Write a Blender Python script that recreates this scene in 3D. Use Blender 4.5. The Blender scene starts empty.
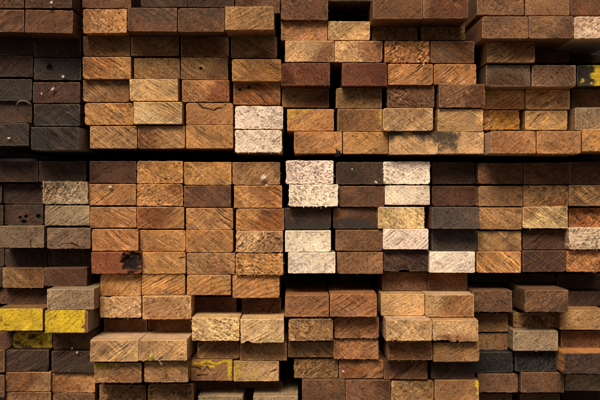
import bpy, math, random
import numpy as np
from mathutils import Vector

# ---------------------------------------------------------------- camera geometry
D = 2.0                      # camera to the mean face of the stack
PX = 1.21 / 600.0            # metres per photo pixel on that face
CX, CZ = 300.0, 200.0
ZC = 1.05                    # camera height above the ground
scene = bpy.context.scene
C = scene.collection
L = 1.9                      # board length

def lin(c):
    c = c / 255.0
    return c / 12.92 if c <= 0.04045 else ((c + 0.055) / 1.055) ** 2.4

PAL = dict(
    ochre=(156, 112, 66), gold=(194, 135, 73), brass=(174, 126, 75), tan=(200, 154, 100),
    blond=(214, 172, 114), orange=(184, 126, 72), rust=(188, 124, 68), brown=(132, 88, 56),
    brown2=(150, 105, 66), umber=(96, 70, 52), umber2=(118, 92, 62), dkbrown=(82, 58, 40), char=(84, 70, 58),
    black=(66, 58, 52), plum=(106, 72, 56), plumgrey=(104, 86, 74), maroon=(112, 74, 50), redwood=(158, 88, 52),
    redbrown=(134, 93, 60), sienna=(172, 114, 66), deepred=(132, 76, 46), greybrown=(142, 112, 82), greytan=(170, 140, 104),
    pink=(236, 206, 176), cream=(234, 210, 180), fawn=(218, 182, 144), grey=(150, 136, 118), pale=(198, 160, 120))  # pale: side tint with the top-lit brightness put into its colour

def wood(name):
    r, g, b = [lin(q) for q in PAL[name]]
    y = max(r, g, b); k = (y / .6) ** .38
    return [r * .97 * k, g * .94 * k, b * .92 * k]

# ---------------------------------------------------------------- numpy noise
def vnoise(x, y, rs):
    """value noise, about -1..1"""
    x = x - x.min(); y = y - y.min()
    nx, ny = int(x.max()) + 3, int(y.max()) + 3
    g = rs.uniform(-1, 1, (nx, ny))
    xi = np.floor(x).astype(int); yi = np.floor(y).astype(int)
    fx = x - xi; fy = y - yi
    fx = fx * fx * (3 - 2 * fx); fy = fy * fy * (3 - 2 * fy)
    return ((g[xi, yi] * (1 - fx) + g[xi + 1, yi] * fx) * (1 - fy)
            + (g[xi, yi + 1] * (1 - fx) + g[xi + 1, yi + 1] * fx) * fy)

def fbm(x, y, rs, n=3):
    s = 0; a = 1.0; t = 0
    for k in range(n):
        s = s + a * vnoise(x * 2 ** k, y * 2 ** k, rs); t += a; a *= 0.55
    return s / t

def sstep(a, b, x):
    t = np.clip((x - a) / (b - a), 0, 1)
    return t * t * (3 - 2 * t)

# ---------------------------------------------------------------- materials
def N(nt, typ, **kw):
    n = nt.nodes.new(typ)
    for k, v in kw.items():
        setattr(n, k, v)
    return n

def math_node(nt, op, a, b=None, clamp=False):
    n = N(nt, 'ShaderNodeMath', operation=op); n.use_clamp = clamp
    for i, v in enumerate((a, b)):
        if v is None: continue
        if isinstance(v, (int, float)): n.inputs[i].default_value = v
        else: nt.links.new(v, n.inputs[i])
    return n.outputs[0]

def mix_col(nt, fac, a, b, blend='MIX'):
    n = N(nt, 'ShaderNodeMix', data_type='RGBA', blend_type=blend)
    for s, v in ((n.inputs[0], fac), (n.inputs[6], a), (n.inputs[7], b)):
        if isinstance(v, (int, float)): s.default_value = v
        elif isinstance(v, tuple): s.default_value = v
        else: nt.links.new(v, s)
    return n.outputs[2]

def end_grain_material():
    m = bpy.data.materials.new('end_grain_wood'); m.use_nodes = True
    nt = m.node_tree; bs = nt.nodes['Principled BSDF']; lk = nt.links.new
    tc = N(nt, 'ShaderNodeTexCoord'); oi = N(nt, 'ShaderNodeObjectInfo')
    ga = N(nt, 'ShaderNodeAttribute', attribute_name='grain')
    ca = N(nt, 'ShaderNodeAttribute', attribute_name='coat')
    sg = N(nt, 'ShaderNodeSeparateXYZ'); lk(ga.outputs['Vector'], sg.inputs[0])
    sc = N(nt, 'ShaderNodeSeparateXYZ'); lk(ca.outputs['Vector'], sc.inputs[0])
    off = N(nt, 'ShaderNodeVectorMath', operation='ADD')
    cmb = N(nt, 'ShaderNodeCombineXYZ'); r = math_node(nt, 'MULTIPLY', oi.outputs['Random'], 37.0)
    for i in range(3): lk(r, cmb.inputs[i])
    lk(tc.outputs['Object'], off.inputs[0]); lk(cmb.outputs[0], off.inputs[1])
    fine = N(nt, 'ShaderNodeTexNoise'); fine.inputs['Scale'].default_value = 700; fine.inputs['Detail'].default_value = 3
    fine.inputs['Roughness'].default_value = .7
    lk(off.outputs[0], fine.inputs['Vector'])
    patch = N(nt, 'ShaderNodeTexNoise'); patch.inputs['Scale'].default_value = 32; patch.inputs['Detail'].default_value = 4
    lk(off.outputs[0], patch.inputs['Vector'])
    hue = N(nt, 'ShaderNodeTexNoise'); hue.inputs['Scale'].default_value = 70; hue.inputs['Detail'].default_value = 3
    lk(off.outputs[0], hue.inputs['Vector'])
    base = oi.outputs['Color']
    # warmer and greyer zones of the same wood
    hs = N(nt, 'ShaderNodeHueSaturation'); hs.inputs['Saturation'].default_value = .86; hs.inputs['Value'].default_value = 1.05
    lk(base, hs.inputs['Color'])
    hmask = math_node(nt, 'MULTIPLY', math_node(nt, 'SUBTRACT', hue.outputs['Fac'], .42, True), 2.0, True)
    c1 = mix_col(nt, hmask, base, hs.outputs[0])
    ha = N(nt, 'ShaderNodeAttribute', attribute_name='heart')
    hv = N(nt, 'ShaderNodeVectorMath', operation='MULTIPLY'); lk(c1, hv.inputs[0]); hv.inputs[1].default_value = (.50, .36, .30)
    c1 = mix_col(nt, math_node(nt, 'MULTIPLY', ha.outputs['Fac'], 1, True), c1, hv.outputs[0])
    lv = N(nt, 'ShaderNodeVectorMath', operation='MULTIPLY'); lk(c1, lv.inputs[0]); lv.inputs[1].default_value = (2.1, 1.75, 1.4)
    c1 = mix_col(nt, math_node(nt, 'MULTIPLY', ha.outputs['Fac'], -1, True), c1, lv.outputs[0])
    pv = N(nt, 'ShaderNodeMapRange'); pv.inputs[1].default_value = .3; pv.inputs[2].default_value = .7
    pv.inputs[3].default_value = .86; pv.inputs[4].default_value = 1.14; lk(patch.outputs['Fac'], pv.inputs[0])
    fv = N(nt, 'ShaderNodeMapRange'); fv.inputs[1].default_value = .3; fv.inputs[2].default_value = .7
    fv.inputs[3].default_value = .5; fv.inputs[4].default_value = 1.5; lk(fine.outputs['Fac'], fv.inputs[0])
    tone = math_node(nt, 'MULTIPLY', math_node(nt, 'MULTIPLY', pv.outputs[0], fv.outputs[0]), sg.outputs[0])
    sv = N(nt, 'ShaderNodeVectorMath', operation='SCALE'); lk(c1, sv.inputs[0]); lk(tone, sv.inputs[3])
    c2 = sv.outputs[0]
    # pale torn fibres along the sawn edges
    pale = N(nt, 'ShaderNodeVectorMath', operation='MULTIPLY_ADD'); lk(base, pale.inputs[0])
    pale.inputs[1].default_value = (1.35, 1.35, 1.35); pale.inputs[2].default_value = (.09, .065, .04)
    c3 = mix_col(nt, math_node(nt, 'MULTIPLY', sg.outputs[2], .75, True), c2, pale.outputs[0])
    # dirt / weather stain
    c4 = mix_col(nt, sc.outputs[2], c3, (.034, .027, .022, 1))
    # green crayon streaks
    c5 = mix_col(nt, sc.outputs[1], c4, (.012, .045, .038, 1))
    # yellow paint
    yb = N(nt, 'ShaderNodeMapRange'); yb.inputs[1].default_value = .3; yb.inputs[2].default_value = .7
    yb.inputs[3].default_value = .75; yb.inputs[4].default_value = 1.15; lk(fine.outputs['Fac'], yb.inputs[0])
    yv = N(nt, 'ShaderNodeVectorMath', operation='SCALE'); yv.inputs[0].default_value = (.68, .42, .014)
    lk(math_node(nt, 'MULTIPLY', math_node(nt, 'MULTIPLY', yb.outputs[0], pv.outputs[0]), math_node(nt, 'POWER', sg.outputs[0], .8)), yv.inputs[3])
    c6 = mix_col(nt, sc.outputs[0], c5, yv.outputs[0])
    # knots, cracks and hollows are coloured near-black
    c7 = mix_col(nt, sg.outputs[1], c6, (.010, .008, .007, 1))
    lk(c7, bs.inputs['Base Color'])
    rr = N(nt, 'ShaderNodeMapRange'); rr.inputs[3].default_value = .92; rr.inputs[4].default_value = .6
    lk(sc.outputs[0], rr.inputs[0]); lk(rr.outputs[0], bs.inputs['Roughness'])
    bs.inputs['Specular IOR Level'].default_value = .25
    bp = N(nt, 'ShaderNodeBump'); bp.inputs['Strength'].default_value = .6; bp.inputs['Distance'].default_value = .0012
    lk(fine.outputs['Fac'], bp.inputs['Height']); lk(bp.outputs[0], bs.inputs['Normal'])
    return m

def long_grain_material():
    m = bpy.data.materials.new('long_grain_wood'); m.use_nodes = True
    nt = m.node_tree; bs = nt.nodes['Principled BSDF']; lk = nt.links.new
    tc = N(nt, 'ShaderNodeTexCoord'); oi = N(nt, 'ShaderNodeObjectInfo')
    at = N(nt, 'ShaderNodeAttribute', attribute_type='OBJECT', attribute_name='side_tint')
    mp = N(nt, 'ShaderNodeMapping'); mp.inputs['Scale'].default_value = (1, .06, 1)
    lk(tc.outputs['Object'], mp.inputs['Vector'])
    off = N(nt, 'ShaderNodeVectorMath', operation='ADD')
    cmb = N(nt, 'ShaderNodeCombineXYZ'); r = math_node(nt, 'MULTIPLY', oi.outputs['Random'], 19.0)
    for i in range(3): lk(r, cmb.inputs[i])
    lk(mp.outputs[0], off.inputs[0]); lk(cmb.outputs[0], off.inputs[1])
    a = N(nt, 'ShaderNodeTexNoise'); a.inputs['Scale'].default_value = 260; a.inputs['Detail'].default_value = 5
    a.inputs['Roughness'].default_value = .65; lk(off.outputs[0], a.inputs['Vector'])
    b = N(nt, 'ShaderNodeTexNoise'); b.inputs['Scale'].default_value = 25; b.inputs['Detail'].default_value = 3
    lk(tc.outputs['Object'], b.inputs['Vector'])
    mr = N(nt, 'ShaderNodeMapRange'); mr.inputs[1].default_value = .3; mr.inputs[2].default_value = .7
    mr.inputs[3].default_value = .7; mr.inputs[4].default_value = 1.2; lk(a.outputs['Fac'], mr.inputs[0])
    mb = N(nt, 'ShaderNodeMapRange'); mb.inputs[1].default_value = .3; mb.inputs[2].default_value = .7
    mb.inputs[3].default_value = .75; mb.inputs[4].default_value = 1.15; lk(b.outputs['Fac'], mb.inputs[0])
    t = math_node(nt, 'MULTIPLY', mr.outputs[0], mb.outputs[0])
    sv = N(nt, 'ShaderNodeVectorMath', operation='SCALE'); lk(at.outputs['Vector'], sv.inputs[0]); lk(t, sv.inputs[3])
    lk(sv.outputs[0], bs.inputs['Base Color'])
    bs.inputs['Roughness'].default_value = .85; bs.inputs['Specular IOR Level'].default_value = .25
    bp = N(nt, 'ShaderNodeBump'); bp.inputs['Strength'].default_value = .5; bp.inputs['Distance'].default_value = .0012
    lk(a.outputs['Fac'], bp.inputs['Height']); lk(bp.outputs[0], bs.inputs['Normal'])
    return m

def plain_material(name, rgb, scale=60, rough=.9, lo=.7, hi=1.2, bump=.3):
    m = bpy.data.materials.new(name); m.use_nodes = True
    nt = m.node_tree; bs = nt.nodes['Principled BSDF']; lk = nt.links.new
    tc = N(nt, 'ShaderNodeTexCoord')
    a = N(nt, 'ShaderNodeTexNoise'); a.inputs['Scale'].default_value = scale; a.inputs['Detail'].default_value = 5
    lk(tc.outputs['Object'], a.inputs['Vector'])
    mr = N(nt, 'ShaderNodeMapRange'); mr.inputs[1].default_value = .3; mr.inputs[2].default_value = .7
    mr.inputs[3].default_value = lo; mr.inputs[4].default_value = hi; lk(a.outputs['Fac'], mr.inputs[0])
    sv = N(nt, 'ShaderNodeVectorMath', operation='SCALE'); sv.inputs[0].default_value = rgb; lk(mr.outputs[0], sv.inputs[3])
    lk(sv.outputs[0], bs.inputs['Base Color']); bs.inputs['Roughness'].default_value = rough
    bp = N(nt, 'ShaderNodeBump'); bp.inputs['Strength'].default_value = bump; bp.inputs['Distance'].default_value = .002
    lk(a.outputs['Fac'], bp.inputs['Height']); lk(bp.outputs[0], bs.inputs['Normal'])
    return m

M_END = end_grain_material()
M_SIDE = long_grain_material()

# ---------------------------------------------------------------- the boards, read off the photo
DATA = r'''
#upper far-left bundle
-22 -14 24 8 3 maroon P reddish brown board cut by frame
25 -14 72 8 4 maroon P reddish brown board under pale chip
/
-24 9.5 24 32 3.5 brown Z.5 brown board with slanting saw marks
25 10 73 33 4 brown Z.3,G.3 protruding brown board, slightly tilted rot=1.2
/
-14 35 33 55 .6 dkbrown P.5 shaded dark brown board
33.5 35 81 57 .6 dkbrown P.5,B.5 shaded speckled dark brown board
/
-14 55.5 33 77 .5 umber Z.5,B.3 dark grey-brown board, slanting grain
34 58 81 80 1 char R.4,B.6 blackened board with round hole hole=-.32,.12,.13,.27
/
-15 79 32 101 .5 char G.7 dark board with curved rings
33 82 80 103 1 plum P.4 smooth purplish board with white flecks
/
-15 101 32 123 0 umber P.5,B.3 dark board under curled shaving
34 104 80 126 1.5 char S.8 charcoal board with saw grooves
/
-18 123 29 146 3 char S.6 charcoal board with white fleck
31 127 79 150 3.5 char S.9 protruding charcoal board, pale side side=grey
#upper left-centre bundle
82 -13 131 8 .5 brown P.4 plain brown board cut by frame
141 -15 187 7 1 umber S.5 grey-brown grooved board
187.5 -15 234 7 1 umber P.4,B.4 dark stained board
235 -12 280 13 .5 redbrown P.4,B.4 low reddish board
/
83 9 127 33 2.5 orange R.7 bright orange rough board
127.5 7.5 177 31.5 3.2 brown P.4,S.2,N.9 brown board, strong green streaks
178 8 224.5 32 3 brown P.4,S.3,N.6 brown board, faint green streaks
225 6.5 274 30 4 brass P.5,Z.2 protruding orange-brown board
/
83 34 130 56 .5 ochre S.5 shaded ochre grooved board
131 35 179 56 .3 ochre P.4 dark plain recessed board
181 36 229 57 .3 ochre S.4 dark grooved recessed board
231 36 277 58 .3 ochre S.5,B.2 shaded board under protruding one
/
83 57 131 79 1 gold S.7,R.2 golden grooved board
134 58 180 79 .5 ochre P.5 plain ochre board
181 57.5 228 79.5 .5 ochre S.6,B.5 dark blotched board hole=-.15,0,.06,.12
232 59 281 81 1.5 gold S.8,B.2 golden board with deep saw grooves
/
83 80 129 102 .3 ochre S.6,B.4 darkened ochre board
129.5 79 178 101 1.5 tan S.6 light tan grooved board
182 80 229 102 1 orange P.5,Z.2 orange-brown board
233 81.5 280.5 104.5 .5 gold S.8,B.4 golden board with two dark knots hole=-.35,.55,.07,.14;-.72,.35,.06,.1
/
85 103 133 125 1 gold S.6,R.5 rough golden board
133.5 102 182 124 2 blond S.7 blond board with broad grooves
186 103 233 124.5 1 orange Z.3 bright orange board, jagged crack crack=-.5,1,-.3,.55,-.05,.45,.2,.3,.35,.5,.6,.55,.7,.9
235 106 283 129 1.6 pink R.55 upper of two pale pink boards
/
90 126 137 148.5 1.5 brass S.7 tan-brown board, slanting grooves
138 126 185 148.5 1.5 brass S.6 brown board, slanting grooves
186 125 233 148.5 1.6 gold S.3,B.5 golden board with grey smudge
235 130 282 152.5 1.6 pink R.55 lower of two pale pink boards
#upper right-centre bundle
281 -4 328 20 1 brown R.6 brown coarse board
328.5 -21 375 1.5 .8 umber P.3 *thin lower edge of a board above the black recess, top centre
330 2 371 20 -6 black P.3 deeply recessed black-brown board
373 -3 422.5 19 4 brown2 G.3 smooth brown board, curved grain
423 -3 468 18.5 4 brown2 G.4,W.2 smooth brown board, white smudge
/
281 21 327.5 40.5 .3 orange P.4,B.5,R.3 orange-brown stained board
328 21 371 40 .3 tan Z.5,G.5,R.2 tan board with slanting rings
372 20 417.5 40 -.5 ochre R.8 shaded coarse ochre board
421 20 465 40 -.5 ochre R.7 shaded coarse ochre board
/
285 40.5 334 62 1.5 tan Z.4,G.4 smooth tan board, faint rings
334.5 41 382.5 62 1.5 tan R.5,P.2 tan board with worm pits
384.5 41 429.5 62.5 1.5 rust R1.7,P.5 shaggy orange chip-covered board
430.5 41 474.5 63 1.5 brown2 P.4 smooth grey-tan board
/
281 63 330 85.5 2 deepred R.5,P.3 dark red-brown board
342 63 387 86 2.5 deepred G.6 dark red board, curved grain
388 64 433 85 2 rust Z.9 bright orange board, bold diagonals
434 64 476.5 85 2 rust Z.6,B.5 darker orange diagonal board
/
282 86 329 108 0 ochre P.3 shaded plain ochre board
336 86 382 108.5 1 ochre P.5,R.2 ochre-brown speckled board
387 84.5 434.5 107.5 1.5 brown R.9 chipped rough brown board
439 84 487 107.5 2.5 brown2 R.6,G.4 wide brown board, curved grain
/
287 109 334 131 1 gold P.3,Y1 golden board with yellow corner
337.5 109 382 131.5 1.5 brass P.4,B.3,Y2 golden-brown board, yellow right edge
383 108 433 131 2.5 tan S.5 tan board, faint diagonals
437.5 109 483 131.5 2 tan G.4,S.2 tan board, curved grain
/
294 131.5 342 153.5 1.5 orange P.3,Z.3 orange-gold board
343 131.5 388 154 1.5 gold S.3,P.2 golden board with fine grain
389 131.5 438 154.5 2 tan S.4,K1 blond board, blue-black stained top
438.5 131.5 484 154 2 tan G.3,K2 blond board, stained upper left corner
#upper far-right bundle
477 -8 524 15 2 brown2 R.4 rough brown board cut by frame
525 -8 569.5 15.5 2 brown2 G.4 brown board with pale crack
570 -8 618 15 2 brown G.3 brown edge board
/
482 16.5 528 38.5 5.5 brown2 P.5 strongly protruding brown board
528.5 16 573 38.5 5.5 brown2 B.6,P.5 protruding board, mottled dark
574 16.5 622 38.5 4.5 fawn R.8 pale pink coarse board
/
487 41.5 535 62.5 3.5 brass Z.7 brown board with crisp diagonals
536 42 570 62.5 -3 brown P.3 small recessed dark board
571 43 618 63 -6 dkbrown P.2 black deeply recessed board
/
486 65 530.5 86.5 3 greybrown G.8 grey-brown board with strong rings
532 65 576 86.5 3 greytan G.8,R.2 pinkish board, rings and pits
577 65 622 86 2 char P.3,Y3 black board with yellow paint
/
480 89 524.5 109 0 tan G.6 brown board with wavy grain
526 88.5 570 109.5 .5 tan Z.7 board with rising diagonal bands
572 88 618 108 -.5 redbrown P.4 shaded reddish board
/
480 110 519.5 129.5 0 gold R1.1,Y11 pitted yellowish board
525 110.5 567.5 130 .5 tan Z.5,Y11 yellowish board, diagonal crack crack=-.8,-.6,-.3,.6
575 107.5 624 130 2 greytan P.5,R.2 pinkish brown board
/
491 131 536 153.5 5 orange B.3,P.4,S.2 protruding board, rusty blotch side=pale
536.5 131 581 154 5 orange P.4,B.2 plain tan protruding board
582 129 628 151.5 4.8 gold P.5 golden edge board
#lower far-left bundle
-8 161 38 182 .2 umber P.4 dusky brown board beneath slot
39 161 86 182 .2 umber P.4,B.3 dusky board beneath slot
/
-42 184 2 204 -.5 umber P.3 narrow visible end at frame edge
3 184 43 204 -1 umber Z.6 shaded board, diagonal mark
43 181.5 88 204 1 greytan R1.1 pale grey coarse board
/
-41 205 3 225.5 -.5 umber P.3 narrow dark end at frame edge
4 204.5 43.5 225 -1 umber R.6,B.8 rotten board with dark holes hole=-.2,-.3,.08,.15;.1,-.2,.08,.16;0,-.7,.13,.18;.75,-.2,.12,.22
45 205.5 89.5 227 1 greytan Z.5,B.3 grey-tan slanting-grain board
/
-2 226 44 248 2 greybrown P.4 brown board with short crack crack=.45,-1,.4,-.55,.5,-.2
47 228 90.5 249 1.5 greybrown R.3,G.3 greyish board, curved crack at bottom crack=-.5,-.75,-.2,-.5,.2,-.5,.45,-.8
/
-40 249 4 267.5 -2 umber P.3 narrow dark end at frame edge
5 249 47 267 -1.5 umber P.5 dark recessed board
48 249 91 268 -1.5 umber B.4,W.1 dark board, bluish smudge
/
-42 268 1.8 288 -.5 umber P.3 narrow dark end at frame edge
2.5 267.5 44 288 0 ochre R.2,P.4 plain ochre board
44.5 267.5 87 288 1 maroon S.3 maroon board, dark side
/
0 289 46 308 -1 maroon Z.6 maroon board above yellow one
47 289 94 311 4 greytan P.4 protruding pale grey-tan board
/
-4 308.5 43 331 3 ochre P.3,Y5 left bright yellow painted board
45 310 88 333 4 ochre P.4,Y6 right bright yellow painted board side=grey
/
-30 332 12.5 350 0 maroon P.3 dark edge board beneath yellow
13 331.5 52 350.5 1 umber Z.3,Y7 dirty yellow painted board
53 331 95 351 1 redbrown P.4 reddish brown board
/
-43 350 4.5 373 2.5 redbrown P.4 reddish sliver at frame edge
5.5 350 48.5 371.5 2 umber Z.9 dark board, diagonal grooves
51.5 351 95 373 2 umber Z.9 dark grooved board beside bundle gap
/
-43 375 4.5 398 2.5 redbrown P.4 lower reddish sliver at edge
6 372 51 391.5 2 brass P.4,B.2 plain orange-brown board
52.5 373 95 393 1.5 orange R.3,P.3 orange-brown board, reddish bottom
/
6 392 51 414 2 ochre P.4 rusty board cut by frame
53 393.5 95 415 1.7 redbrown P.4 rusty board near gap
#lower left-centre bundle
89 161 136 183 .3 maroon S.2,P.3 smooth maroon board
137 161 183 183.5 .5 gold R.8 coarse golden board
184 162 231.5 185 .5 gold S.4,R.4 golden grooved board
232.5 162 280 185 .8 brass R.4,B.5 brown board, large white chip
/
89 184 136 206 .5 orange Z.6,B.4 brown-orange diagonal board
137 184 183 206 .5 gold R.8,S.2 coarse golden board
184 185.5 231 207 .5 brown S.8,B.3 dark brown deeply grooved board
234 185.5 282 208 1 gold S.7 golden board, fine grooves
/
90 207 136.5 228.5 1 orange S.5 bright orange board
137 207 184 229 1 orange Z.5 orange board, crossing diagonals
186 208 233 230 1 orange S.8,B.4 orange-brown board, dark grooves
236 208.5 284 231 1 gold S.7,Z.2 golden finely grooved board
/
92 229 138.5 251 1.6 rust S.9 vivid orange board, pale scratches
140 230 185.5 252 1 gold S.3,P.3 smooth golden board
186 230 233 252.5 1 gold S.4,Z.4 golden crosshatched board
236 231 283 252.5 1.5 tan R1 heavily pitted tan board
/
91.5 252 141 274 2 redwood P.3,Z.2 orange board with black burnt hollow hole=.66,.08,.42,1.05,2
141.5 252 185.5 274 1.2 gold S.4 golden board with right-side split crack=.7,.4,1,.5
187 253 235 274.5 1 brass R.5,B.4 half grey half orange board
236 253.5 283 275 1.5 gold R1.2 pitted golden-brown board
/
93.5 274 141 296 1 gold Z.5 golden board, slanting grain
141.5 274 185 295.5 1 gold Z.6 golden board, gentle diagonals
187 275 231 297.5 1.2 gold G1.2,Z.2 board with bold slanting rings
232.5 275.5 279.5 298 1.1 gold G1.3,Z.2 golden board, boldest slanting rings
/
100 296.5 141 318 1.5 tan R.6 tan board with broken top edge
142.5 296 191 319.5 2 tan R.6 wide rough tan board
192 297 236.5 317.5 -1.5 maroon Z.6 dark red recessed board
237 297 281 318 -1 maroon Z.5 dark red board, diagonal split crack=.3,-.9,.7,.4,.8,1
/
104 319 147 333 -1 brown2 P.3 recessed plain brown board
148 319 192 334 -1 brown2 P.3 recessed brown board beside blond
192 317.5 239.5 341 3 blond R.9 blond pitted board
240.5 319 284 343 3.5 blond P.3,R.2 smooth pale blond board, chipped bottom rot=-.8
/
90 340 138.5 362 5 tan Z.6 strongly protruding pale-topped tan board side=pale
139 340 187 361 5 tan Z.5 protruding tan board with thread hanging side=pale
197 342 239.5 360 1.2 brass Z.6 brown board with dark slit crack=.5,-.3,.95,.4
240 343 287 362 1.4 brass G.5 brown curved-grain board
/
94 363 141.5 383 4 brass S.4,R.5,Y8 orange board, yellow smear
144 361.5 188 382.5 4 brass S.4,R.3 orange board with grey specks
189 359.5 232.5 381 1.5 brass P.3,B.3,Y9 board outlined in yellow paint crack=-.9,.3,-.5,.1;-.3,.5,-.05,-.1;-.7,-.5,-.2,-.45
233.5 361 279 381.5 1.5 tan P.3,Y10 tan board, short black mark crack=.6,-.1,.9,.15
/
99 385 146 405 1 ochre R.9 coarse dark ochre board
148 384 193.5 405 1.5 ochre R.9 coarse ochre board
194 382 237 394 -2.2 brown P.3 dark recessed board
237.5 382 283 394 -2.2 brown P.3 dark recessed board near gap
/
198 396 243 418 1.5 greytan P.3 pale-topped board cut by frame side=greytan
253 396 298 418 2 greytan P.3 grey-topped board cut by frame side=greytan
#lower right-centre bundle
286 160.5 333.5 184 1.5 pink R.9 uppermost whitish-pink furry board
336 162 383 184.5 1 umber R.2,B.6,P.4 blackened brown board
383.5 161.5 430 184 1 cream R.7 cream coarse board
432 162 475 184 -.8 umber R.3 shaded dark brown board
/
289 184.5 338 206.5 2 pink R.9 second whitish-pink furry board
339 186 384 207 1 brown B.6,P.3 brown board with sooty patches
385 185.5 430 205 1.5 pink G.5,P.2 pale pink smoother board
432 186 477 206 -.6 maroon P.4 dark chocolate board
/
284.5 208 331 229.5 1 umber R.5,K3 sooty board with greenish moss
333 208 377.5 229 .6 brown B.5,K3 brown board, bluish black lower edge
378 207 424.5 229 1.5 blond R.5 honey-coloured pitted board
432 207 479 229 3 plumgrey G.3 protruding slate-grey board side=brown
/
285 230.5 331 252 1.6 cream P.3,Y4 yellowish cream board, shorter
335.5 230 382.5 251 1.2 brown2 P.5 plain brown board
383 229 428.5 249.5 1.5 pink Z.6 pink board with diagonal grain
431.5 229.5 477 251 1.2 plumgrey P.3 slate-black recessed board
/
288 252.5 335.5 273.5 2 cream P.3,Y4 yellowish cream board, lowest
337 252 383 274 1.2 brown2 P.5 warm brown board
383.5 250.5 428.5 271.5 .8 umber S.7,R.7 dark fibrous splintered board
429.5 251.5 475 273 1.6 cream P.3,R.1 smooth creamy white board
/
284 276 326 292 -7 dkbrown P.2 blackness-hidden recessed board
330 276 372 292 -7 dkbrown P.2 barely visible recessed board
382 272 427 292 -.8 redbrown P.4 shaded red-brown board
427.5 273 470 292.5 -.6 redbrown P.4 shaded chestnut board
/
285 295 329 317 3 sienna Z.6,S.2 orange-brown board, long visible top
330 294 377 317 3.4 sienna Z.6 reddish-orange board, long visible top
381 294 424.5 317 2 tan G.2,P.3 smooth tan board
426 294.5 474 318 3 tan Z.3,P.3 tan board, bright chamfered top side=pale
/
288.5 319 333 341 3 brass R.8 coarse golden-brown board
334 317.5 379 338.5 2 sienna Z.6,R.4 brown-orange diagonal board
386 319.5 432 341 5 tan S.4,R.4 protruding tan board, bright top edge side=pale
432.5 320 478.5 342 4.8 tan G.5,R.2 protruding tan board, split bottom
/
288 342 333 357.5 1.2 ochre S.7,R.2 shaded ochre grooved board
333.5 339 378.5 359.5 1.6 sienna Z.7,R.4 reddish-orange streaky board
388 341.5 432.5 360.5 3.4 brass R.7 pitted brown board
433.5 342.5 479.5 362 3.8 brass G.8,R.2 brown board, concentric curved rings
/
294 358.5 338 378 .7 ochre R.9 coarse shaded ochre board
339 360 383.5 380 1 sienna Z.7 orange striped board, white chip mark
384 360.5 427.5 379.5 1.6 brown Z.7 dark brown board, parallel grooves
431 361.5 474.5 380 1.6 umber P.4 plain dark brown board
/
302 379.5 345 402 1.5 brown P.4 plain brown board, lowest row
345.5 380 390.5 402 1.5 brown P.5 brown board, lowest row
391 380.5 433.5 402 1.3 brass R.6 speckled ochre board, lowest row
435 380 479 402 2.2 brass G.5,B.3,Y2 brown board, bright yellow right end
#lower far-right bundle
478 163 523 184 .5 brown R.3 dim brown board under slot
523.5 162.5 568 184.5 .5 brown P.5 dim plain brown board
568.5 162 614 184.5 .5 brown S.5 dim grooved edge board
/
478.5 186 522.5 207 .6 brass S.4,B.4 board with grey corner smudge
523.5 185.5 568 206.5 1 brass R.7 coarse tan board
568.5 185 614 206 1 brass S.8 tan grooved edge board
/
479 207.5 522 229.5 1 brass S.6,R.3 ochre-brown grooved board
523 206.5 568 228.5 1.3 blond S.6,R.3 light blond grooved board
569 208 614 227 0 rust R.8 shaded rusty coarse board
/
477.5 231 521.5 251 .6 brass S.5,Z.3 brown crosshatched board
523 230 568.5 249.5 .3 maroon Z.6,S.2 dark brown board, fine pale diagonals
569 227.5 615 249.5 1.8 fawn R.9 cream shaggy board
/
476.5 251.5 521 273 1.2 gold S.8,Z.2 golden board, strong diagonals
522.5 250.5 566 272 1 maroon Z.5,S.4 dark purplish crosshatched board
566.5 250.5 612 272 1.2 rust S.5,R1 orange board with bright chips
/
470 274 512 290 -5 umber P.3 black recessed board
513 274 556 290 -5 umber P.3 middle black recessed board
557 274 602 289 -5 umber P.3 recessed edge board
/
472 290.5 512 312 2 redbrown R.6 red-brown coarse board
525 290 568.5 312 4 redbrown R.6 protruding red-brown coarse board
569 291.5 612 306 -1.5 umber P.3 dark recessed edge board
/
476 313.5 511 332 .3 ochre P.4 plain shaded ochre board
513.5 312.5 558 330 .6 ochre R1 pitted ochre board
560 307 606 330 2 brass G.4 brown board, fan-shaped grain
/
478 333 512 351 0 ochre P.4,B.3 dark ochre stained board
513 330.5 558 351 2.5 greytan P.4 smooth tan-grey board
561 331 606 349 .6 brown2 P.4 plain brown edge board
/
475 352 513 373 1.2 black R.9 charred black coarse board
515 351 558 372 1.6 black R1 charred black chipped board
564 353 612 374 4.2 umber R.7,B.3 dark protruding board, orange top side=rust
/
476 373.5 518 392.5 1.2 redbrown R.3 dull red-brown board
521 372.5 564.5 393 2 redbrown R.3,S.2 dull red-brown board past gap
565 374.5 612 391 .6 greytan Z.4,G.3 greyish tan board
/
478 393.5 512 415 -1 redbrown P.3 dark reddish bottom board
520 393.5 560 415 -1 redbrown P.3 dark reddish bottom board
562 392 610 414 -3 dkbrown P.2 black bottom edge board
'''
ORD = ['first', 'second', 'third', 'fourth', 'fifth', 'sixth', 'seventh', 'eighth', 'ninth', 'tenth', 'eleventh', 'twelfth']
boards = []
bundle = ''; row = 0
pos = 0
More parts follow.
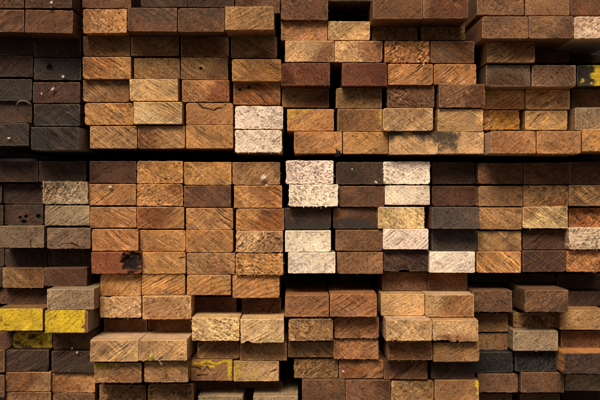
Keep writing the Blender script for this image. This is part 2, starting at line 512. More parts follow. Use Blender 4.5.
for line in DATA.strip().splitlines():
    line = line.strip()
    if line.startswith('#'):
        bundle = line[1:].strip(); row = 0; pos = 0; continue
    if line == '/':
        row += 1; pos = 0; continue
    if not line: continue
    t = line.split()
    x0, y0, x1, y1, d = map(float, t[:5])
    b = dict(px=(x0, y0, x1, y1), d=d / 100.0, col=t[5], tex={}, bundle=bundle, row=row, pos=pos)
    for q in t[6].split(','):
        b['tex'][q[0]] = float(q[1:]) if len(q) > 1 else 1.0
    look = []
    for q in t[7:]:
        if '=' in q:
            k, v = q.split('=')
            b[k] = v
        else: look.append(q)
    b['look'] = ' '.join(look)
    b['star'] = b['look'].startswith('*'); b['look'] = b['look'].lstrip('*')
    if b['star']: b['pos'] = -1
    else: pos += 1
    boards.append(b)
npos = {}
for b in boards: npos[(b['bundle'], b['row'])] = max(npos.get((b['bundle'], b['row']), 0), b['pos'] + 1)
rnd = random.Random(11)
for i, b in enumerate(boards):
    s = 1 - b['d']
    x0, y0, x1, y1 = b['px']
    b['x'] = [(x0 - CX) * PX * s, (x1 - CX) * PX * s]
    b['z'] = [ZC - (y1 - CZ) * PX * s, ZC - (y0 - CZ) * PX * s]
    b['y'] = -b['d'] * D + rnd.uniform(-.0012, .0012)   # protruding = towards the camera (-Y)

# boards never run through each other: the deeper one gives way
EPS = .00015
for it in range(3):
    for i, a in enumerate(boards):
        for b in boards[i + 1:]:
            ox = min(a['x'][1], b['x'][1]) - max(a['x'][0], b['x'][0])
            oz = min(a['z'][1], b['z'][1]) - max(a['z'][0], b['z'][0])
            if ox <= EPS or oz <= EPS: continue
            f, r = (a, b) if a['y'] < b['y'] else (b, a)     # front, rear
            k = 'x' if ox < oz else 'z'
            if (f[k][0] + f[k][1]) > (r[k][0] + r[k][1]): r[k][1] = f[k][0] - EPS
            else: r[k][0] = f[k][1] + EPS
for b in boards:
    for k in 'xz':
        if b[k][1] - b[k][0] < .006: print('THIN', b['bundle'], b['row'], b['pos'], k, b[k])

CELL = .00105
def build_board(i, b):
    rs = np.random.RandomState(1000 + i)
    w = b['x'][1] - b['x'][0]; h = b['z'][1] - b['z'][0]
    cx = (b['x'][0] + b['x'][1]) / 2; cz = (b['z'][0] + b['z'][1]) / 2
    nx = max(8, int(w / CELL)); nz = max(6, int(h / CELL))
    u = np.linspace(-1, 1, nx + 1); v = np.linspace(-1, 1, nz + 1)
    U, V = np.meshgrid(u, v, indexing='ij')
    X = U * w / 2; Z = V * h / 2
    T = b['tex']; mm = 1000.0
    hgt = np.zeros_like(X); tone = np.ones_like(X)
    # --- broad unevenness of the cut
    hgt += .0005 * fbm(X * 25, Z * 25, rs, 2) + .0012 * U * rs.uniform(-1, 1) + .0006 * V * rs.uniform(-1, 1)
    def stripes(sign, amp):
        nonlocal hgt, tone
        a = math.radians(rs.uniform(30, 44)) * sign
        s = X * math.sin(a) + Z * math.cos(a)          # across the grooves
        l = X * math.cos(a) - Z * math.sin(a)
        wob = fbm(X * 40, Z * 40, rs, 2) * .004
        n1 = vnoise((s + wob) * 330, l * 26, rs)         # long thin scratches
        n2 = vnoise((s + wob) * 620, l * 70, rs)
        per = rs.uniform(.0042, .0062)
        sw = np.sin(2 * math.pi * (s + wob * .5) / per + 2 * vnoise(X * 30, Z * 30, rs))
        gate = sstep(-.5, .5, fbm(X * 35, Z * 35, rs, 2))
        f = (.62 * n1 + .4 * n2 + .42 * sw * gate) * (.75 + .45 * vnoise(X * 45, Z * 45, rs))
        hgt += amp * .0012 * f
        tone *= 1 + amp * (.60 * f - .45 * sstep(.25, .75, -f) + .5 * sstep(.3, .75, f))
    if 'S' in T: stripes(1, T['S'])
    if 'Z' in T: stripes(-1, T['Z'])
    if 'G' in T:
        amp = T['G']
        ox = rs.uniform(-.7, .7) * w; oz = rs.choice([-1, 1]) * rs.uniform(.5, 1.6) * h
        if amp > 1.1: ox = -.9 * w; oz = -2.2 * h * 1.0; ox = -w * .55; oz = 2.4 * h
        R = np.sqrt((X - ox) ** 2 + (Z - oz) ** 2) + fbm(X * 22, Z * 22, rs, 2) * .003
        if amp > 1.1:
            a = math.radians(26)
            R = (-X * math.sin(a) + Z * math.cos(a)) + .9 * (X * math.cos(a)) ** 2 / w * .5 + fbm(X * 22, Z * 22, rs, 2) * .0015
        per = .0095 if amp > 1.1 else rs.uniform(.0050, .0075)
        ph = (R / per) % 1.0
        ring = sstep(.55, .92, ph) * (1 - sstep(.92, 1.0, ph))
        ring = ring * (.65 + .35 * vnoise(X * 120, Z * 120, rs))
        tone *= 1 - min(amp, 1.1) * .62 * ring + .08
        hgt -= amp * .0004 * ring
    pith = (rs.uniform(-.9, .9) * w, rs.choice([-1, 1]) * rs.uniform(.3, 1.8) * h)
    RR = np.sqrt((X - pith[0]) ** 2 + (Z - pith[1]) ** 2) + .003 * fbm(X * 40, Z * 40, rs, 3)
    if 'G' not in T:
        per = rs.uniform(.0035, .0062); ph = (RR / per) % 1.0
        ring = sstep(.4, .95, ph) * (1 - sstep(.95, 1.0, ph)) * sstep(-.5, .4, vnoise(X * 50, Z * 50, rs))
        tone *= 1 - .30 * ring * rs.uniform(.3, 1)
    heart = np.zeros_like(X)
    r0 = rs.uniform(.25, 1.0) * w
    hk = rs.choice([0, .35, .6, .9], p=[.25, .25, .28, .22])
    if b['col'] in ('pink', 'cream'): hk = 0
    if b['col'] in ('char', 'black', 'umber', 'plumgrey', 'dkbrown'): hk = -.5 * rs.rand()
    heart = hk * sstep(r0 * 1.12, r0 * .8, RR + .004 * fbm(X * 90, Z * 90, rs, 3))
    rough = T.get('R', 0)
    a = math.radians(rs.choice([-1, 1]) * rs.uniform(25, 50))
    s = X * math.sin(a) + Z * math.cos(a); l = X * math.cos(a) - Z * math.sin(a)
    if rough:
        wob = fbm(X * 70, Z * 70, rs, 2) * .0025; dens = sstep(-.7, .3, fbm(X * 35, Z * 45, rs, 2))
        c1 = vnoise((s + wob) * 480, (l + wob) * 150, rs); c2 = vnoise((s - wob) * 850, (l + wob) * 420, rs)
        c3 = fbm(X * 330, Z * 330, rs, 2)
        f = .5 * c1 + .55 * c2 + .4 * c3
        if b['col'] in ('pink', 'cream'):
            f = f - .9 * sstep(.3, .7, vnoise(X * 560, Z * 560, rs)) + .1
        pits = sstep(.15, .55, -f)
        flecks = sstep(.25, .65, f)
        hgt += rough * dens * (.0007 * f - .0006 * pits)
        tone *= 1 + rough * (.3 + .7 * dens) * (.5 * f - .42 * pits + .6 * flecks)
    p = T.get('P', .15)
    f = .6 * vnoise(s * 650, l * 160, rs) + .6 * vnoise(X * 480, Z * 480, rs)
    hgt += .0005 * p * f
    tone *= 1 + p * (.5 * f - .5 * sstep(.35, .8, -f))
    # thin saw scratches every board has
    aa = math.radians(rs.uniform(25, 48)) * rs.choice([-1, 1]); s3 = X * math.sin(aa) + Z * math.cos(aa); l3 = X * math.cos(aa) - Z * math.sin(aa)
    f = vnoise(s3 * 560, l3 * 22, rs) * sstep(-.4, .4, vnoise(X * 40, Z * 40, rs))
    tone *= 1 + .26 * f; hgt += .0003 * f
    # everywhere a little open pore texture
    f = vnoise(X * 850, Z * 850, rs)
    hgt += .00035 * f; tone *= 1 + .16 * f
    f = sstep(.45, .8, vnoise(s * 520, l * 300, rs))           # short dark torn pores
    tone *= 1 - .45 * f; hgt -= .0004 * f
    tone *= .98 + .16 * U * rs.uniform(-1, 1) + .1 * fbm(X * 28, Z * 34, rs, 2)
    tone = np.clip(.97 * np.clip(tone, .05, 3) ** 1.4, .10, 2.6)
    if b['col'] in ('pink', 'cream', 'fawn'): tone = np.where(tone > 1, 1 + (tone - 1) * .35, tone).clip(.2, 1.3)
    # --- stains
    stain = np.zeros_like(X)
    if 'B' in T:
        n = fbm(X * 45 + 3, Z * 55, rs, 4)
        stain = np.maximum(stain, T['B'] * .85 * sstep(-.05, .5, n))
    if 'K' in T:
        n = fbm(X * 60, Z * 60, rs, 4)
        k = int(T['K'])
        bias = {1: V * .7 + np.abs(U) * .5 - .75, 2: V * .4 - U * .55 - .45, 3: -V * .7 - .15}[k]
        stain = np.maximum(stain, .9 * sstep(-.35, .35, n * .9 + bias + (.12 if k < 3 else 0)))
    n = fbm(X * 30, Z * 50, rs, 3)
    stain = np.maximum(stain, .30 * sstep(.15, .6, n))
    # --- green streaks and yellow paint
    green = np.zeros_like(X)
    if 'N' in T:
        a = math.radians(32); s2 = X * math.sin(a) + Z * math.cos(a) + .004 * fbm(X * 60, Z * 60, rs, 2)
        ln = np.abs(((s2 / .0105) % 1) - .5)
        green = T['N'] * sstep(.17, .04, ln) * sstep(-.35, .35, V + .35 * vnoise(X * 50, Z * 50, rs) + .1)
    yel = np.zeros_like(X)
    if 'Y' in T:
        n = fbm(X * 90, Z * 90, rs, 4); k = int(T['Y'])
        if k == 1: q = sstep(-.1, .25, V - U - 1.0 + n * .6) * .38
        elif k == 2: q = sstep(0, .15, U - .80 + n * .5) * (.55 if b['bundle'].startswith('upper') else 1)
        elif k == 3: q = sstep(-.05, .25, U + .55 + n * .9)
        elif k == 4: q = sstep(-.2, .6, n + V * .5 - .1) * .16
        elif k in (5, 6):
            aa = math.radians(-32); sa = X * math.sin(aa) + Z * math.cos(aa); la = X * math.cos(aa) - Z * math.sin(aa)
            bare = sstep(.45, .75, vnoise(sa * 330, la * 40, rs)) * sstep(-.1, .5, vnoise(X * 60, Z * 60, rs))
            q = sstep(0, .2, n * 1.1 + .8 - (1.2 * sstep(.75, 1, U) if k == 6 else .5 * sstep(-.6, -1, U))) * (1 - .75 * bare)
        elif k == 7: q = sstep(-.25, .35, n + .12) * .85
        elif k == 8: q = sstep(0, .4, V - U * .5 - .75 + n * .8) * .75
        elif k == 9:
            e1 = np.abs(U - .86) - .05; e2 = np.abs(V - .72 + .12 * np.sin(U * 7)) - .10; e3 = np.abs(V - .35 + .3 * U) - .06
            e = np.minimum(e1, np.minimum(e2, np.maximum(e3, U - .1)))
            q = sstep(.06, -.03, e + n * .08)
        elif k == 11: q = sstep(-.5, .5, n + .15) * .2
        else: q = sstep(.1, .5, n * 1.1 - U * .3 - .1) * .45
        yel = q
        hgt += .0002 * q
    # --- holes, hollows and cracks
    mark = np.zeros_like(X)
    for hs in b.get('hole', '').split(';'):
        if not hs: continue
        q = list(map(float, hs.split(',')))
        deep = q[4] if len(q) > 4 else 1.0
        r = np.sqrt(((U - q[0]) / q[2]) ** 2 + ((V - q[1]) / q[3]) ** 2) + .35 * fbm(X * 160, Z * 160, rs, 3)
        f = sstep(1.15, .75, r)
        mark = np.maximum(mark, f * (.97 if deep == 1 else .9 + .0 * r))
        hgt -= f * .006 * deep
        if deep > 1:
            g = fbm(X * 110, Z * 90, rs, 4)
            hgt += f * .005 * g; mark = np.maximum(mark * 0, f * np.clip(.97 - .45 * sstep(.1, .6, g), 0, 1))
    for cs in b.get('crack', '').split(';'):
        if not cs: continue
        q = list(map(float, cs.split(',')))
        pts = [(q[k] * w / 2, q[k + 1] * h / 2) for k in range(0, len(q), 2)]
        wx = X + .0012 * fbm(X * 250, Z * 250, rs, 2); wz = Z + .0012 * fbm(X * 250 + 7, Z * 250, rs, 2)
        dist = np.full_like(X, 1.0)
        for (ax, az), (bx, bz) in zip(pts[:-1], pts[1:]):
            dx, dz = bx - ax, bz - az
            tt = np.clip(((wx - ax) * dx + (wz - az) * dz) / (dx * dx + dz * dz), 0, 1)
            dist = np.minimum(dist, np.hypot(wx - ax - tt * dx, wz - az - tt * dz))
        f = sstep(.0014, .0003, dist + .0006 * vnoise(X * 120, Z * 120, rs))
        mark = np.maximum(mark, f * .85); hgt -= f * .003
    if 'W' in T:                                       # chalky smudge
        sm = sstep(.1, .5, fbm(X * 90, Z * 90, rs, 3)) * np.exp(-(((U - .45) / .35) ** 2 + ((V - .2) / .6) ** 2))
        tone *= 1 + 1.3 * sm
    # --- ragged edges
    ex = np.minimum(X + w / 2, w / 2 - X); ez = np.minimum(Z + h / 2, h / 2 - Z)
    e = np.minimum(ex, ez)
    fray = sstep(.0022, .0004, e + .0007 * vnoise(X * 300, Z * 300, rs)) * sstep(-.5, .3, fbm(X * 60, Z * 60, rs, 3) + .12 + .15 * rough)
    hgt = hgt + .0005 * fray - .0006 * sstep(.0010, 0, e) ** 2
    jag = .0005 + .0009 * min(rough, 1)
    kx = sstep(.006, 0, ex); kz = sstep(.006, 0, ez)
    jx = fbm(Z * 160, X * 15, rs, 3) * jag - .0003; jz = fbm(X * 160, Z * 15, rs, 3) * jag - .0003
    X2 = X + np.sign(U) * kx * jx; Z2 = Z + np.sign(V) * kz * jz
    # knocked corners
    for su in (-1, 1):
        for sv in (-1, 1):
            r = rs.uniform(.0003, .0014) if rs.rand() < .8 else .003; cd = np.hypot(X - su * w / 2, Z - sv * h / 2)
            k = sstep(r * 2.2, 0, cd)
            X2 -= su * k * r * .35; Z2 -= sv * k * r * .35
    if 'broken top' in b['look'] or 'chipped bottom' in b['look'] or 'split bottom' in b['look'] or 'splintered' in b['look']:
        sv = 1 if 'top' in b['look'] else -1
        bite = sstep(.1, .5, fbm(X * 70, Z * 5, rs, 2) + .1) * (U < .15) * sstep(.25, .9, V * sv)
        Z2 -= sv * bite * .003; hgt -= bite * .003
    Y = -hgt                                           # towards the camera is -Y
    nvf = (nx + 1) * (nz + 1)
    front = np.stack([X2, Y, Z2], -1).reshape(-1, 3)
    idx = np.arange(nvf).reshape(nx + 1, nz + 1)
    quads = np.stack([idx[:-1, :-1], idx[1:, :-1], idx[1:, 1:], idx[:-1, 1:]], -1).reshape(-1, 4)
    # outline loop, going round as seen from the camera
    loop = np.concatenate([idx[:, 0], idx[-1, 1:], idx[-2::-1, -1], idx[0, -2:0:-1]])
    lp = front[loop]; n = len(loop)
    uo = np.clip(lp[:, 0] / (w / 2), -1, 1); vo = np.clip(lp[:, 2] / (h / 2), -1, 1)
    rings = []; prev = loop; sidequads = []
    base = nvf
    for yy, k in ((.002, 1.0), (.02, .5), (.08, .25), (.3, 0), (L, 0)):
        r = lp.copy()
        tx = X.reshape(-1)[loop]; tz = Z.reshape(-1)[loop]
        r[:, 0] = tx * (1 - k) + lp[:, 0] * k; r[:, 2] = tz * (1 - k) + lp[:, 2] * k
        if 0 < yy < .2:
            wv = .0003 * np.sin(yy * 90 + i)
            r[:, 2] += wv
        r[:, 1] = yy + (0 if yy > .01 else lp[:, 1].clip(-.001, .004) * .6)
        rings.append(r)
        cur = np.arange(base, base + n); base += n
        sidequads.append(np.stack([prev, np.roll(prev, -1), np.roll(cur, -1), cur], -1)[:, ::-1])
        prev = cur
    verts = np.concatenate([front] + rings)
    side = np.concatenate(sidequads)
    # back cap
    bc = len(verts); verts = np.concatenate([verts, [[0, L, 0]]])
    cap = np.stack([prev, np.roll(prev, -1), np.full(n, bc)], -1)[:, ::-1]
    # torn fibres standing off the face and its edges
    fv = []; ff = []
    nf = int(8 + 55 * rough * (1 if rough < 1.15 else 1.6))
    if 'furry' in b['look']: nf = 120
    k0 = len(verts)
    for q in range(nf):
        if rs.rand() < .55 or rough == 0:
            jl = loop[rs.randint(n)]
        else: jl = rs.randint(nvf)
        p0 = front[jl].copy()
        ln = rs.uniform(.0014, .0042) * (.7 + .6 * min(rough, 1)); wd = rs.uniform(.00025, .0005)
        an = rs.uniform(0, 2 * math.pi)
        t = np.array([math.cos(an), -rs.uniform(.1, 1.0), math.sin(an) * .8 - .15]); t /= np.linalg.norm(t)
        sd = np.cross(t, [0, 1, 0]); sd = sd / (np.linalg.norm(sd) + 1e-6) * wd
        up = np.cross(t, sd); up = up / (np.linalg.norm(up) + 1e-6) * wd
        p0[1] += .0004
        a0 = p0 + sd; b0 = p0 - sd; c0 = p0 + up; mid = p0 + t * ln * .55 + up * .8
        tip = p0 + t * ln + np.array([0, 0, -.0006])
        kk = k0 + len(fv)
        fv += [a0, b0, c0, mid + sd * .6, mid - sd * .6, tip]
        ff += [(kk, kk + 1, kk + 4, kk + 3), (kk + 1, kk + 2, kk + 4, kk + 4), (kk + 2, kk, kk + 3, kk + 3)]
        ff += [(kk + 3, kk + 4, kk + 5, kk + 5)]
    if fv: verts = np.concatenate([verts, np.array(fv)])
    faces = [quads, side]
    loops = [quads.reshape(-1), side.reshape(-1), cap.reshape(-1)]
    sizes = [np.full(len(quads), 4), np.full(len(side), 4), np.full(len(cap), 3)]
    mats = [np.zeros(len(quads)), np.ones(len(side)), np.ones(len(cap))]
    fl = []; fs = []
    for f in ff:
        g = list(dict.fromkeys(f)); fl += g; fs.append(len(g))
    if fl:
        loops.append(np.array(fl)); sizes.append(np.array(fs)); mats.append(np.zeros(len(fs)))
    loops = np.concatenate(loops).astype(np.int32); sizes = np.concatenate(sizes).astype(np.int32)
    mats = np.concatenate(mats).astype(np.int32)
    me = bpy.data.meshes.new('timber_board')
    me.vertices.add(len(verts)); me.vertices.foreach_set('co', verts.astype(np.float32).ravel())
    me.loops.add(len(loops)); me.loops.foreach_set('vertex_index', loops)
    me.polygons.add(len(sizes))
    me.polygons.foreach_set('loop_start', np.concatenate([[0], np.cumsum(sizes)[:-1]]).astype(np.int32))
    me.polygons.foreach_set('material_index', mats)
    me.polygons.foreach_set('use_smooth', np.concatenate([np.ones(len(quads), bool), np.zeros(len(sizes) - len(quads), bool)]))
    me.update(calc_edges=True)
    gr = np.zeros((len(verts), 3), np.float32); gr[:, 0] = 1
    gr[:nvf, 0] = tone.ravel(); gr[:nvf, 1] = np.clip(mark, 0, 1).ravel(); gr[:nvf, 2] = fray.ravel()
    if fv: gr[k0:, 0] = rs.uniform(.9, 1.7, len(fv)); gr[k0:, 2] = .35
    ct = np.zeros((len(verts), 3), np.float32)
    ct[:nvf, 0] = np.clip(yel, 0, 1).ravel(); ct[:nvf, 1] = np.clip(green, 0, 1).ravel(); ct[:nvf, 2] = np.clip(stain, 0, 1).ravel()
    ht = np.zeros(len(verts), np.float32); ht[:nvf] = heart.ravel()
    a1 = me.attributes.new('grain', 'FLOAT_VECTOR', 'POINT'); a1.data.foreach_set('vector', gr.ravel())
    a2 = me.attributes.new('coat', 'FLOAT_VECTOR', 'POINT'); a2.data.foreach_set('vector', ct.ravel())
    a3 = me.attributes.new('heart', 'FLOAT', 'POINT'); a3.data.foreach_set('value', ht)
    me.materials.append(M_END); me.materials.append(M_SIDE)
    o = bpy.data.objects.new('timber_board', me); C.objects.link(o)
    o.location = (cx, b['y'], cz)
    o.rotation_euler = (0, math.radians(float(b.get('rot', 0)) or rs.uniform(-.25, .25)), 0)
    c = wood(b['col'])
    jit = rs.uniform(.92, 1.08)
    o.color = (c[0] * jit, c[1] * jit * rs.uniform(.97, 1.03), c[2] * jit * rs.uniform(.97, 1.03), 1)
    sc_ = wood(b['side']) if 'side' in b else [q * .85 for q in c]
    o['side_tint'] = sc_
    nn = npos[(b['bundle'], b['row'])]
    place = 'leftmost' if b['pos'] == 0 else ('rightmost' if b['pos'] == nn - 1 else ORD[b['pos']] + ' from left')
    if b['star']: o['label'] = b['look']
    else: o['label'] = f"{b['look']}, {place} in {ORD[b['row']]} row, {b['bundle']}"
    o['category'] = 'board'; o['group'] = 'sawn timber boards stacked with their ends showing'
    nw = len(o['label'].split())
    if nw > 16: print('LONG', nw, o['label'])
    return o
for i, b in enumerate(boards): build_board(i, b)

# ---------------------------------------------------------------- loose chips and shavings caught on the ends
def world(x, y, d):
    s = 1 - d / 100.0
    return ((x - CX) * PX * s, -d / 100.0 * D - .0018, ZC - (y - CZ) * PX * s)

M_CHIP = plain_material('pale_chip_wood', (.70, .55, .40), 400, .9, .7, 1.15)
M_SHAV = plain_material('grey_shaving_wood', (.14, .105, .075), 400, .9, .6, 1.2)
def chip(x, y, d, wpx, hpx, ang, label, mat=None, name='wood_chip', seed=0):
    """a thin torn flake with thickness, uneven outline and a bent surface"""
    r = random.Random(seed + int(x * 7 + y)); n = 11
    wpx *= .85; hpx *= .8; a = math.radians(ang); vs = []; k = PX * (1 - d / 100)
    for lay in (0, 1):
        for j in range(n):
            t = 2 * math.pi * j / n; q = 1 + r.uniform(-.28, .28) if lay == 0 else None
            if lay == 0:
                px_, pz_ = math.cos(t) * wpx / 2 * q * k, math.sin(t) * hpx / 2 * q * k
                X_, Z_ = px_ * math.cos(a) - pz_ * math.sin(a), px_ * math.sin(a) + pz_ * math.cos(a)
                vs.append((X_, -.0006 - .0022 * abs(math.sin(t * 1.5 + 1)) , Z_))
            else:
                f = vs[j]; vs.append((f[0] * .9, f[1] + .0016, f[2] * .9))
    vs.append((0, -.0012, 0)); vs.append((0, .0012, 0))
    fs = [(j, (j + 1) % n, 2 * n) for j in range(n)] + [((j + 1) % n + n, j + n, 2 * n + 1) for j in range(n)]
    fs += [((j + 1) % n, j, j + n, (j + 1) % n + n) for j in range(n)]
    me = bpy.data.meshes.new(name); me.from_pydata(vs, [], fs); me.materials.append(mat or M_CHIP)
    o = bpy.data.objects.new(name, me); C.objects.link(o); o.location = world(x, y, d)
    o['label'] = label; o['category'] = 'wood chip'; o['group'] = 'loose wood chips caught on the board ends'
    return o
chip(52, 2.5, 4.2, 4.5, 3, 60, 'large cream chip caught on the top left reddish board')
chip(51, 7, 4.2, 6, 2, -10, 'dark-edged chip just under the cream chip at top left', M_SHAV)
chip(63.5, 76.5, 1.2, 3.4, 2.6, 20, 'cream flake below the round knot hole, upper left')
chip(53, 89, 1.2, 5.5, 2.0, 48, 'longest white flake on the purplish board, upper left')
chip(42, 93.5, 1.2, 3.6, 1.7, 105, 'small upright white flake on the purplish board')
chip(9.3, 138, 3.2, 4.6, 1.8, 0, 'white flake on charcoal board at the left frame edge')
chip(110.5, 186.5, .7, 5.4, 2.2, -6, 'white flake on top edge of the brown-orange diagonal board')
chip(263.5, 177, 1.1, 6.8, 6.0, 50, 'biggest white chip, above the golden board in the centre')
chip(266.5, 185, 1.3, 2.2, 2.4, 80, 'tiny white flake hanging below the biggest chip')
chip(352, 169, 1.2, 1.8, 1.8, 0, 'tiny white flake on the upper part of the blackened board')
chip(376, 182, 1.2, 4.0, 2.6, -40, 'cream flake at the lower right corner of the blackened board')
chip(72.5, 348, 1.2, 2.6, 2.6, 0, 'pale flake on the reddish board beneath the yellow paint')
chip(77.5, 352, 2.2, 2.4, 2.8, 0, 'pale flake in the seam just beneath another pale flake')
chip(161.5, 363.5, 5.2, 3.6, 3.0, -40, 'grey flake hanging on a thread, lower left-centre bundle', M_SHAV)
chip(165, 372, 4.2, 3.4, 2.6, 30, 'lower grey flake beneath the hanging one', M_SHAV)
chip(181, 370, 4.2, 3.4, 2.0, -20, 'grey flake near the right end of the orange board', M_SHAV)
chip(343, 371, 1.2, 4.2, 2.0, -45, 'white chip on the orange striped board, bottom centre')
chip(418, 61.5, 1.8, 3.4, 2.0, 20, 'pale chip hanging from the shaggy orange board', seed=4)
chip(423.5, 64.5, 2.2, 4.0, 1.6, 60, 'slanting chip just right of the hanging pale chip', seed=9)
chip(476.5, 203.8, 1.2, 4.4, 1.6, 25, 'reddish splinter in the corner of the dark chocolate board',
     plain_material('reddish_splinter_wood', (.30, .12, .05), 400))

def ribbon(pts, wid, d, label, mat, name, cat, thick=.0008):
    """a curled strip: pts in photo pixels plus how far it stands off the wood"""
    vs = []; fs = []
    P = [Vector(world(x, y, d)) + Vector((0, -off, 0)) for x, y, off in pts]
    o0 = P[0].copy(); P = [p - o0 for p in P]
    for j, p in enumerate(P):
        t = (P[min(j + 1, len(P) - 1)] - P[max(j - 1, 0)]).normalized()
        nn = t.cross(Vector((0, 1, 0))).normalized() * wid * (1 - .5 * j / len(P))
        th = Vector((0, thick, 0))
        vs += [p + nn - th, p - nn - th, p - nn + th, p + nn + th]
        if j:
            a0 = 4 * (j - 1); b0 = 4 * j
            for q in range(4): fs.append((a0 + q, a0 + (q + 1) % 4, b0 + (q + 1) % 4, b0 + q))
    m = 4 * len(P); fs += [(3, 2, 1, 0), (m - 4, m - 3, m - 2, m - 1)]
    me = bpy.data.meshes.new(name); me.from_pydata([tuple(v) for v in vs], [], fs); me.materials.append(mat)
    for p in me.polygons: p.use_smooth = True
    o = bpy.data.objects.new(name, me); C.objects.link(o); o.location = o0
    o['label'] = label; o['category'] = cat
    return o
ribbon([(32, 106, .002), (30.5, 103.5, .005), (27.5, 101.8, .008), (24, 101.2, .009), (21, 101.8, .009), (19, 103.2, .008), (18.3, 105, .006), (18.8, 107, .004)],
       .0019, 1, 'curled grey shaving sticking out between two dark boards, upper left', M_SHAV, 'wood_shaving', 'shaving')
M_CORD = plain_material('grey_thread_fibre', (.36, .34, .32), 500)
ribbon([(152, 350, .001), (151.5, 353, .002), (152.5, 356, .003), (155.5, 358, .003), (159, 360, .003), (161.5, 363, .002), (162, 366, .002)],
       .0007, 5.2, 'thin grey thread with a loop on a protruding tan board', M_CORD, 'thread', 'thread')
ribbon([(151.4, 359.5, .001), (151, 356, .001), (151.8, 352, .001), (152.6, 356, .001), (152.8, 359.5, .001)],
       .0017, 5.2, 'small yellow tag end on the tan board beside the thread',
       plain_material('yellow_plastic', (.72, .47, .012), 300, .5), 'plastic_tag', 'tag')

# broken knot stub poking out under the orange-gold board
def lump(x, y, d, r_, label):
    rs = np.random.RandomState(5); vs = []; fs = []; nu, nv = 34, 20
    for a_ in range(nv + 1):
        for b_ in range(nu):
            th = math.pi * a_ / nv; ph = 2 * math.pi * b_ / nu; q = r_ * (1 + rs.uniform(-.22, .22))
            q *= 1 + .25 * math.sin(3 * ph + 2 * th)
            vs.append((q * math.sin(th) * math.cos(ph) * 1.2, -q * math.sin(th) * math.sin(ph) * .8, q * math.cos(th)))
    for a_ in range(nv):
        for b_ in range(nu):
            fs.append((a_ * nu + b_, (a_ + 1) * nu + b_, (a_ + 1) * nu + (b_ + 1) % nu, a_ * nu + (b_ + 1) % nu))
    me = bpy.data.meshes.new('bark_lump'); me.from_pydata(vs, [], fs)
    me.materials.append(plain_material('dark_bark', (.035, .022, .016), 300, .95, .4, 1.6, .8))
    o = bpy.data.objects.new('bark_lump', me); C.objects.link(o); o.location = world(x, y, d)
    o['label'] = label; o['category'] = 'bark'
lump(337.5, 151.5, 1.2, .007, 'dark broken lump of bark in the black slot under the golden boards')

# ---------------------------------------------------------------- bearers, ground, added light blocks behind and beside
def box_mesh(name, x0, x1, y0, y1, z0, z1, mat, bev=.002):
    me = bpy.data.meshes.new(name)
    import bmesh
    bm = bmesh.new(); bmesh.ops.create_cube(bm, size=1)
    for v_ in bm.verts:
        v_.co = Vector((v_.co.x * (x1 - x0), v_.co.y * (y1 - y0), v_.co.z * (z1 - z0)))
    if bev: bmesh.ops.bevel(bm, geom=bm.edges[:], offset=bev, segments=2, affect='EDGES')
    bm.to_mesh(me); bm.free(); me.materials.append(mat)
    o = bpy.data.objects.new(name, me); C.objects.link(o)
    o.location = ((x0 + x1) / 2, (y0 + y1) / 2, (z0 + z1) / 2)
    return o
M_BEAR = plain_material('bearer_wood', (.035, .026, .02), 80)
for k, (xa, xb, word) in enumerate(((-.72, -.45, 'far-left'), (-.44, -.035, 'left-centre'), (-.03, .372, 'right-centre'), (.38, .66, 'far-right'))):
    up = [q for q in boards if q['bundle'] == f'upper {word} bundle']; lo = [q for q in boards if q['bundle'] == f'lower {word} bundle']
    zt = min(q['z'][0] for q in up); zb = max(q['z'][1] for q in lo)
    for y, dep in ((.32, 'near'), (1.5, 'far')):
        o = box_mesh('timber_bearer', xa, xb, y, y + .07, zb + .0005, zt - .0005, M_BEAR)
        o['label'] = f"dark cross bearer in the black slot, {dep} one under the upper {word} bundle"; o['category'] = 'bearer'
zg = min(b['z'][0] for b in boards) - .05
for y, lab in ((.25, 'front bearer lying on the ground under the whole stack'), (1.5, 'rear bearer lying on the ground under the whole stack')):
    o = box_mesh('timber_bearer', -.72, .66, y, y + .08, zg, zg + .0495, M_BEAR)
    o['label'] = lab; o['category'] = 'bearer'
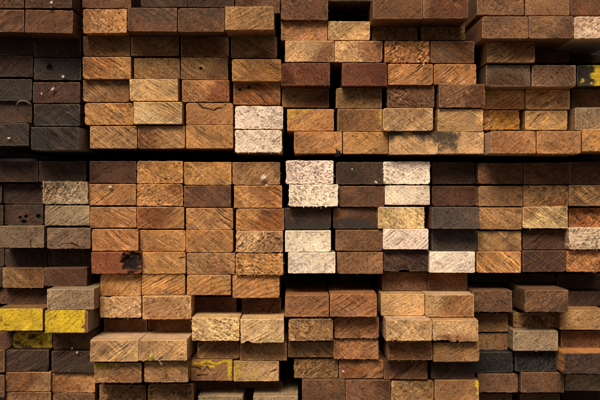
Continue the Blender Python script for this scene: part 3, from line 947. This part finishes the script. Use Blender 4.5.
g = box_mesh('ground', -40, 40, -40, 40, zg - .2, zg - .0005, plain_material('asphalt', (.05, .048, .045), 30), 0)
g['kind'] = 'structure'
M_LIGHT_BLOCK = plain_material('dark_light_block', (.05, .045, .04), 20)  # for unseen boxes added to keep sky light out of the gaps
for nm, xa, xb, ya, yb in (('back_light_block', -1.6, 1.6, L + .002, L + .2), ('left_light_block', -1.6, -.725, .02, L), ('right_light_block', .668, 1.6, .02, L)):
    o = box_mesh(nm, xa, xb, ya, yb, zg - .0003, ZC + (1.3 if nm == 'back_light_block' else .46), M_LIGHT_BLOCK, 0); o['kind'] = 'structure'

# ---------------------------------------------------------------- camera
cam = bpy.data.cameras.new('Camera'); co = bpy.data.objects.new('Camera', cam); C.objects.link(co)
cam.sensor_width = 36; cam.lens = 36 * D / 1.21; cam.clip_end = 200; cam.clip_start = .05
co.location = (0, -D, ZC); co.rotation_euler = (math.radians(90), 0, 0)
scene.camera = co

# ---------------------------------------------------------------- light: soft daylight from high on the left
EL, AZ = math.radians(47), math.radians(-14)        # azimuth from straight behind the camera, - = left
to_sun = Vector((math.sin(AZ) * math.cos(EL), -math.cos(AZ) * math.cos(EL), math.sin(EL)))
sun = bpy.data.lights.new('sun', 'SUN'); sun.energy = 3.5; sun.angle = math.radians(28); sun.color = (1, .93, .82)
so = bpy.data.objects.new('sun', sun); C.objects.link(so); so.location = to_sun * 5
so.rotation_euler = (-to_sun).to_track_quat('-Z', 'Y').to_euler()
w = bpy.data.worlds.new('World'); scene.world = w; w.use_nodes = True
nt = w.node_tree; bg = nt.nodes['Background']
sky = nt.nodes.new('ShaderNodeTexSky'); sky.sky_type = 'NISHITA'; sky.sun_disc = False
sky.sun_elevation = EL; sky.sun_rotation = math.atan2(to_sun.x, to_sun.y)
sky.dust_density = 4; sky.ozone_density = .6; sky.air_density = 1.0
nt.links.new(sky.outputs[0], bg.inputs[0]); bg.inputs[1].default_value = .05
scene.view_settings.view_transform = 'Standard'; scene.view_settings.look = 'None'
scene.view_settings.exposure = 0.15; scene.view_settings.gamma = 1
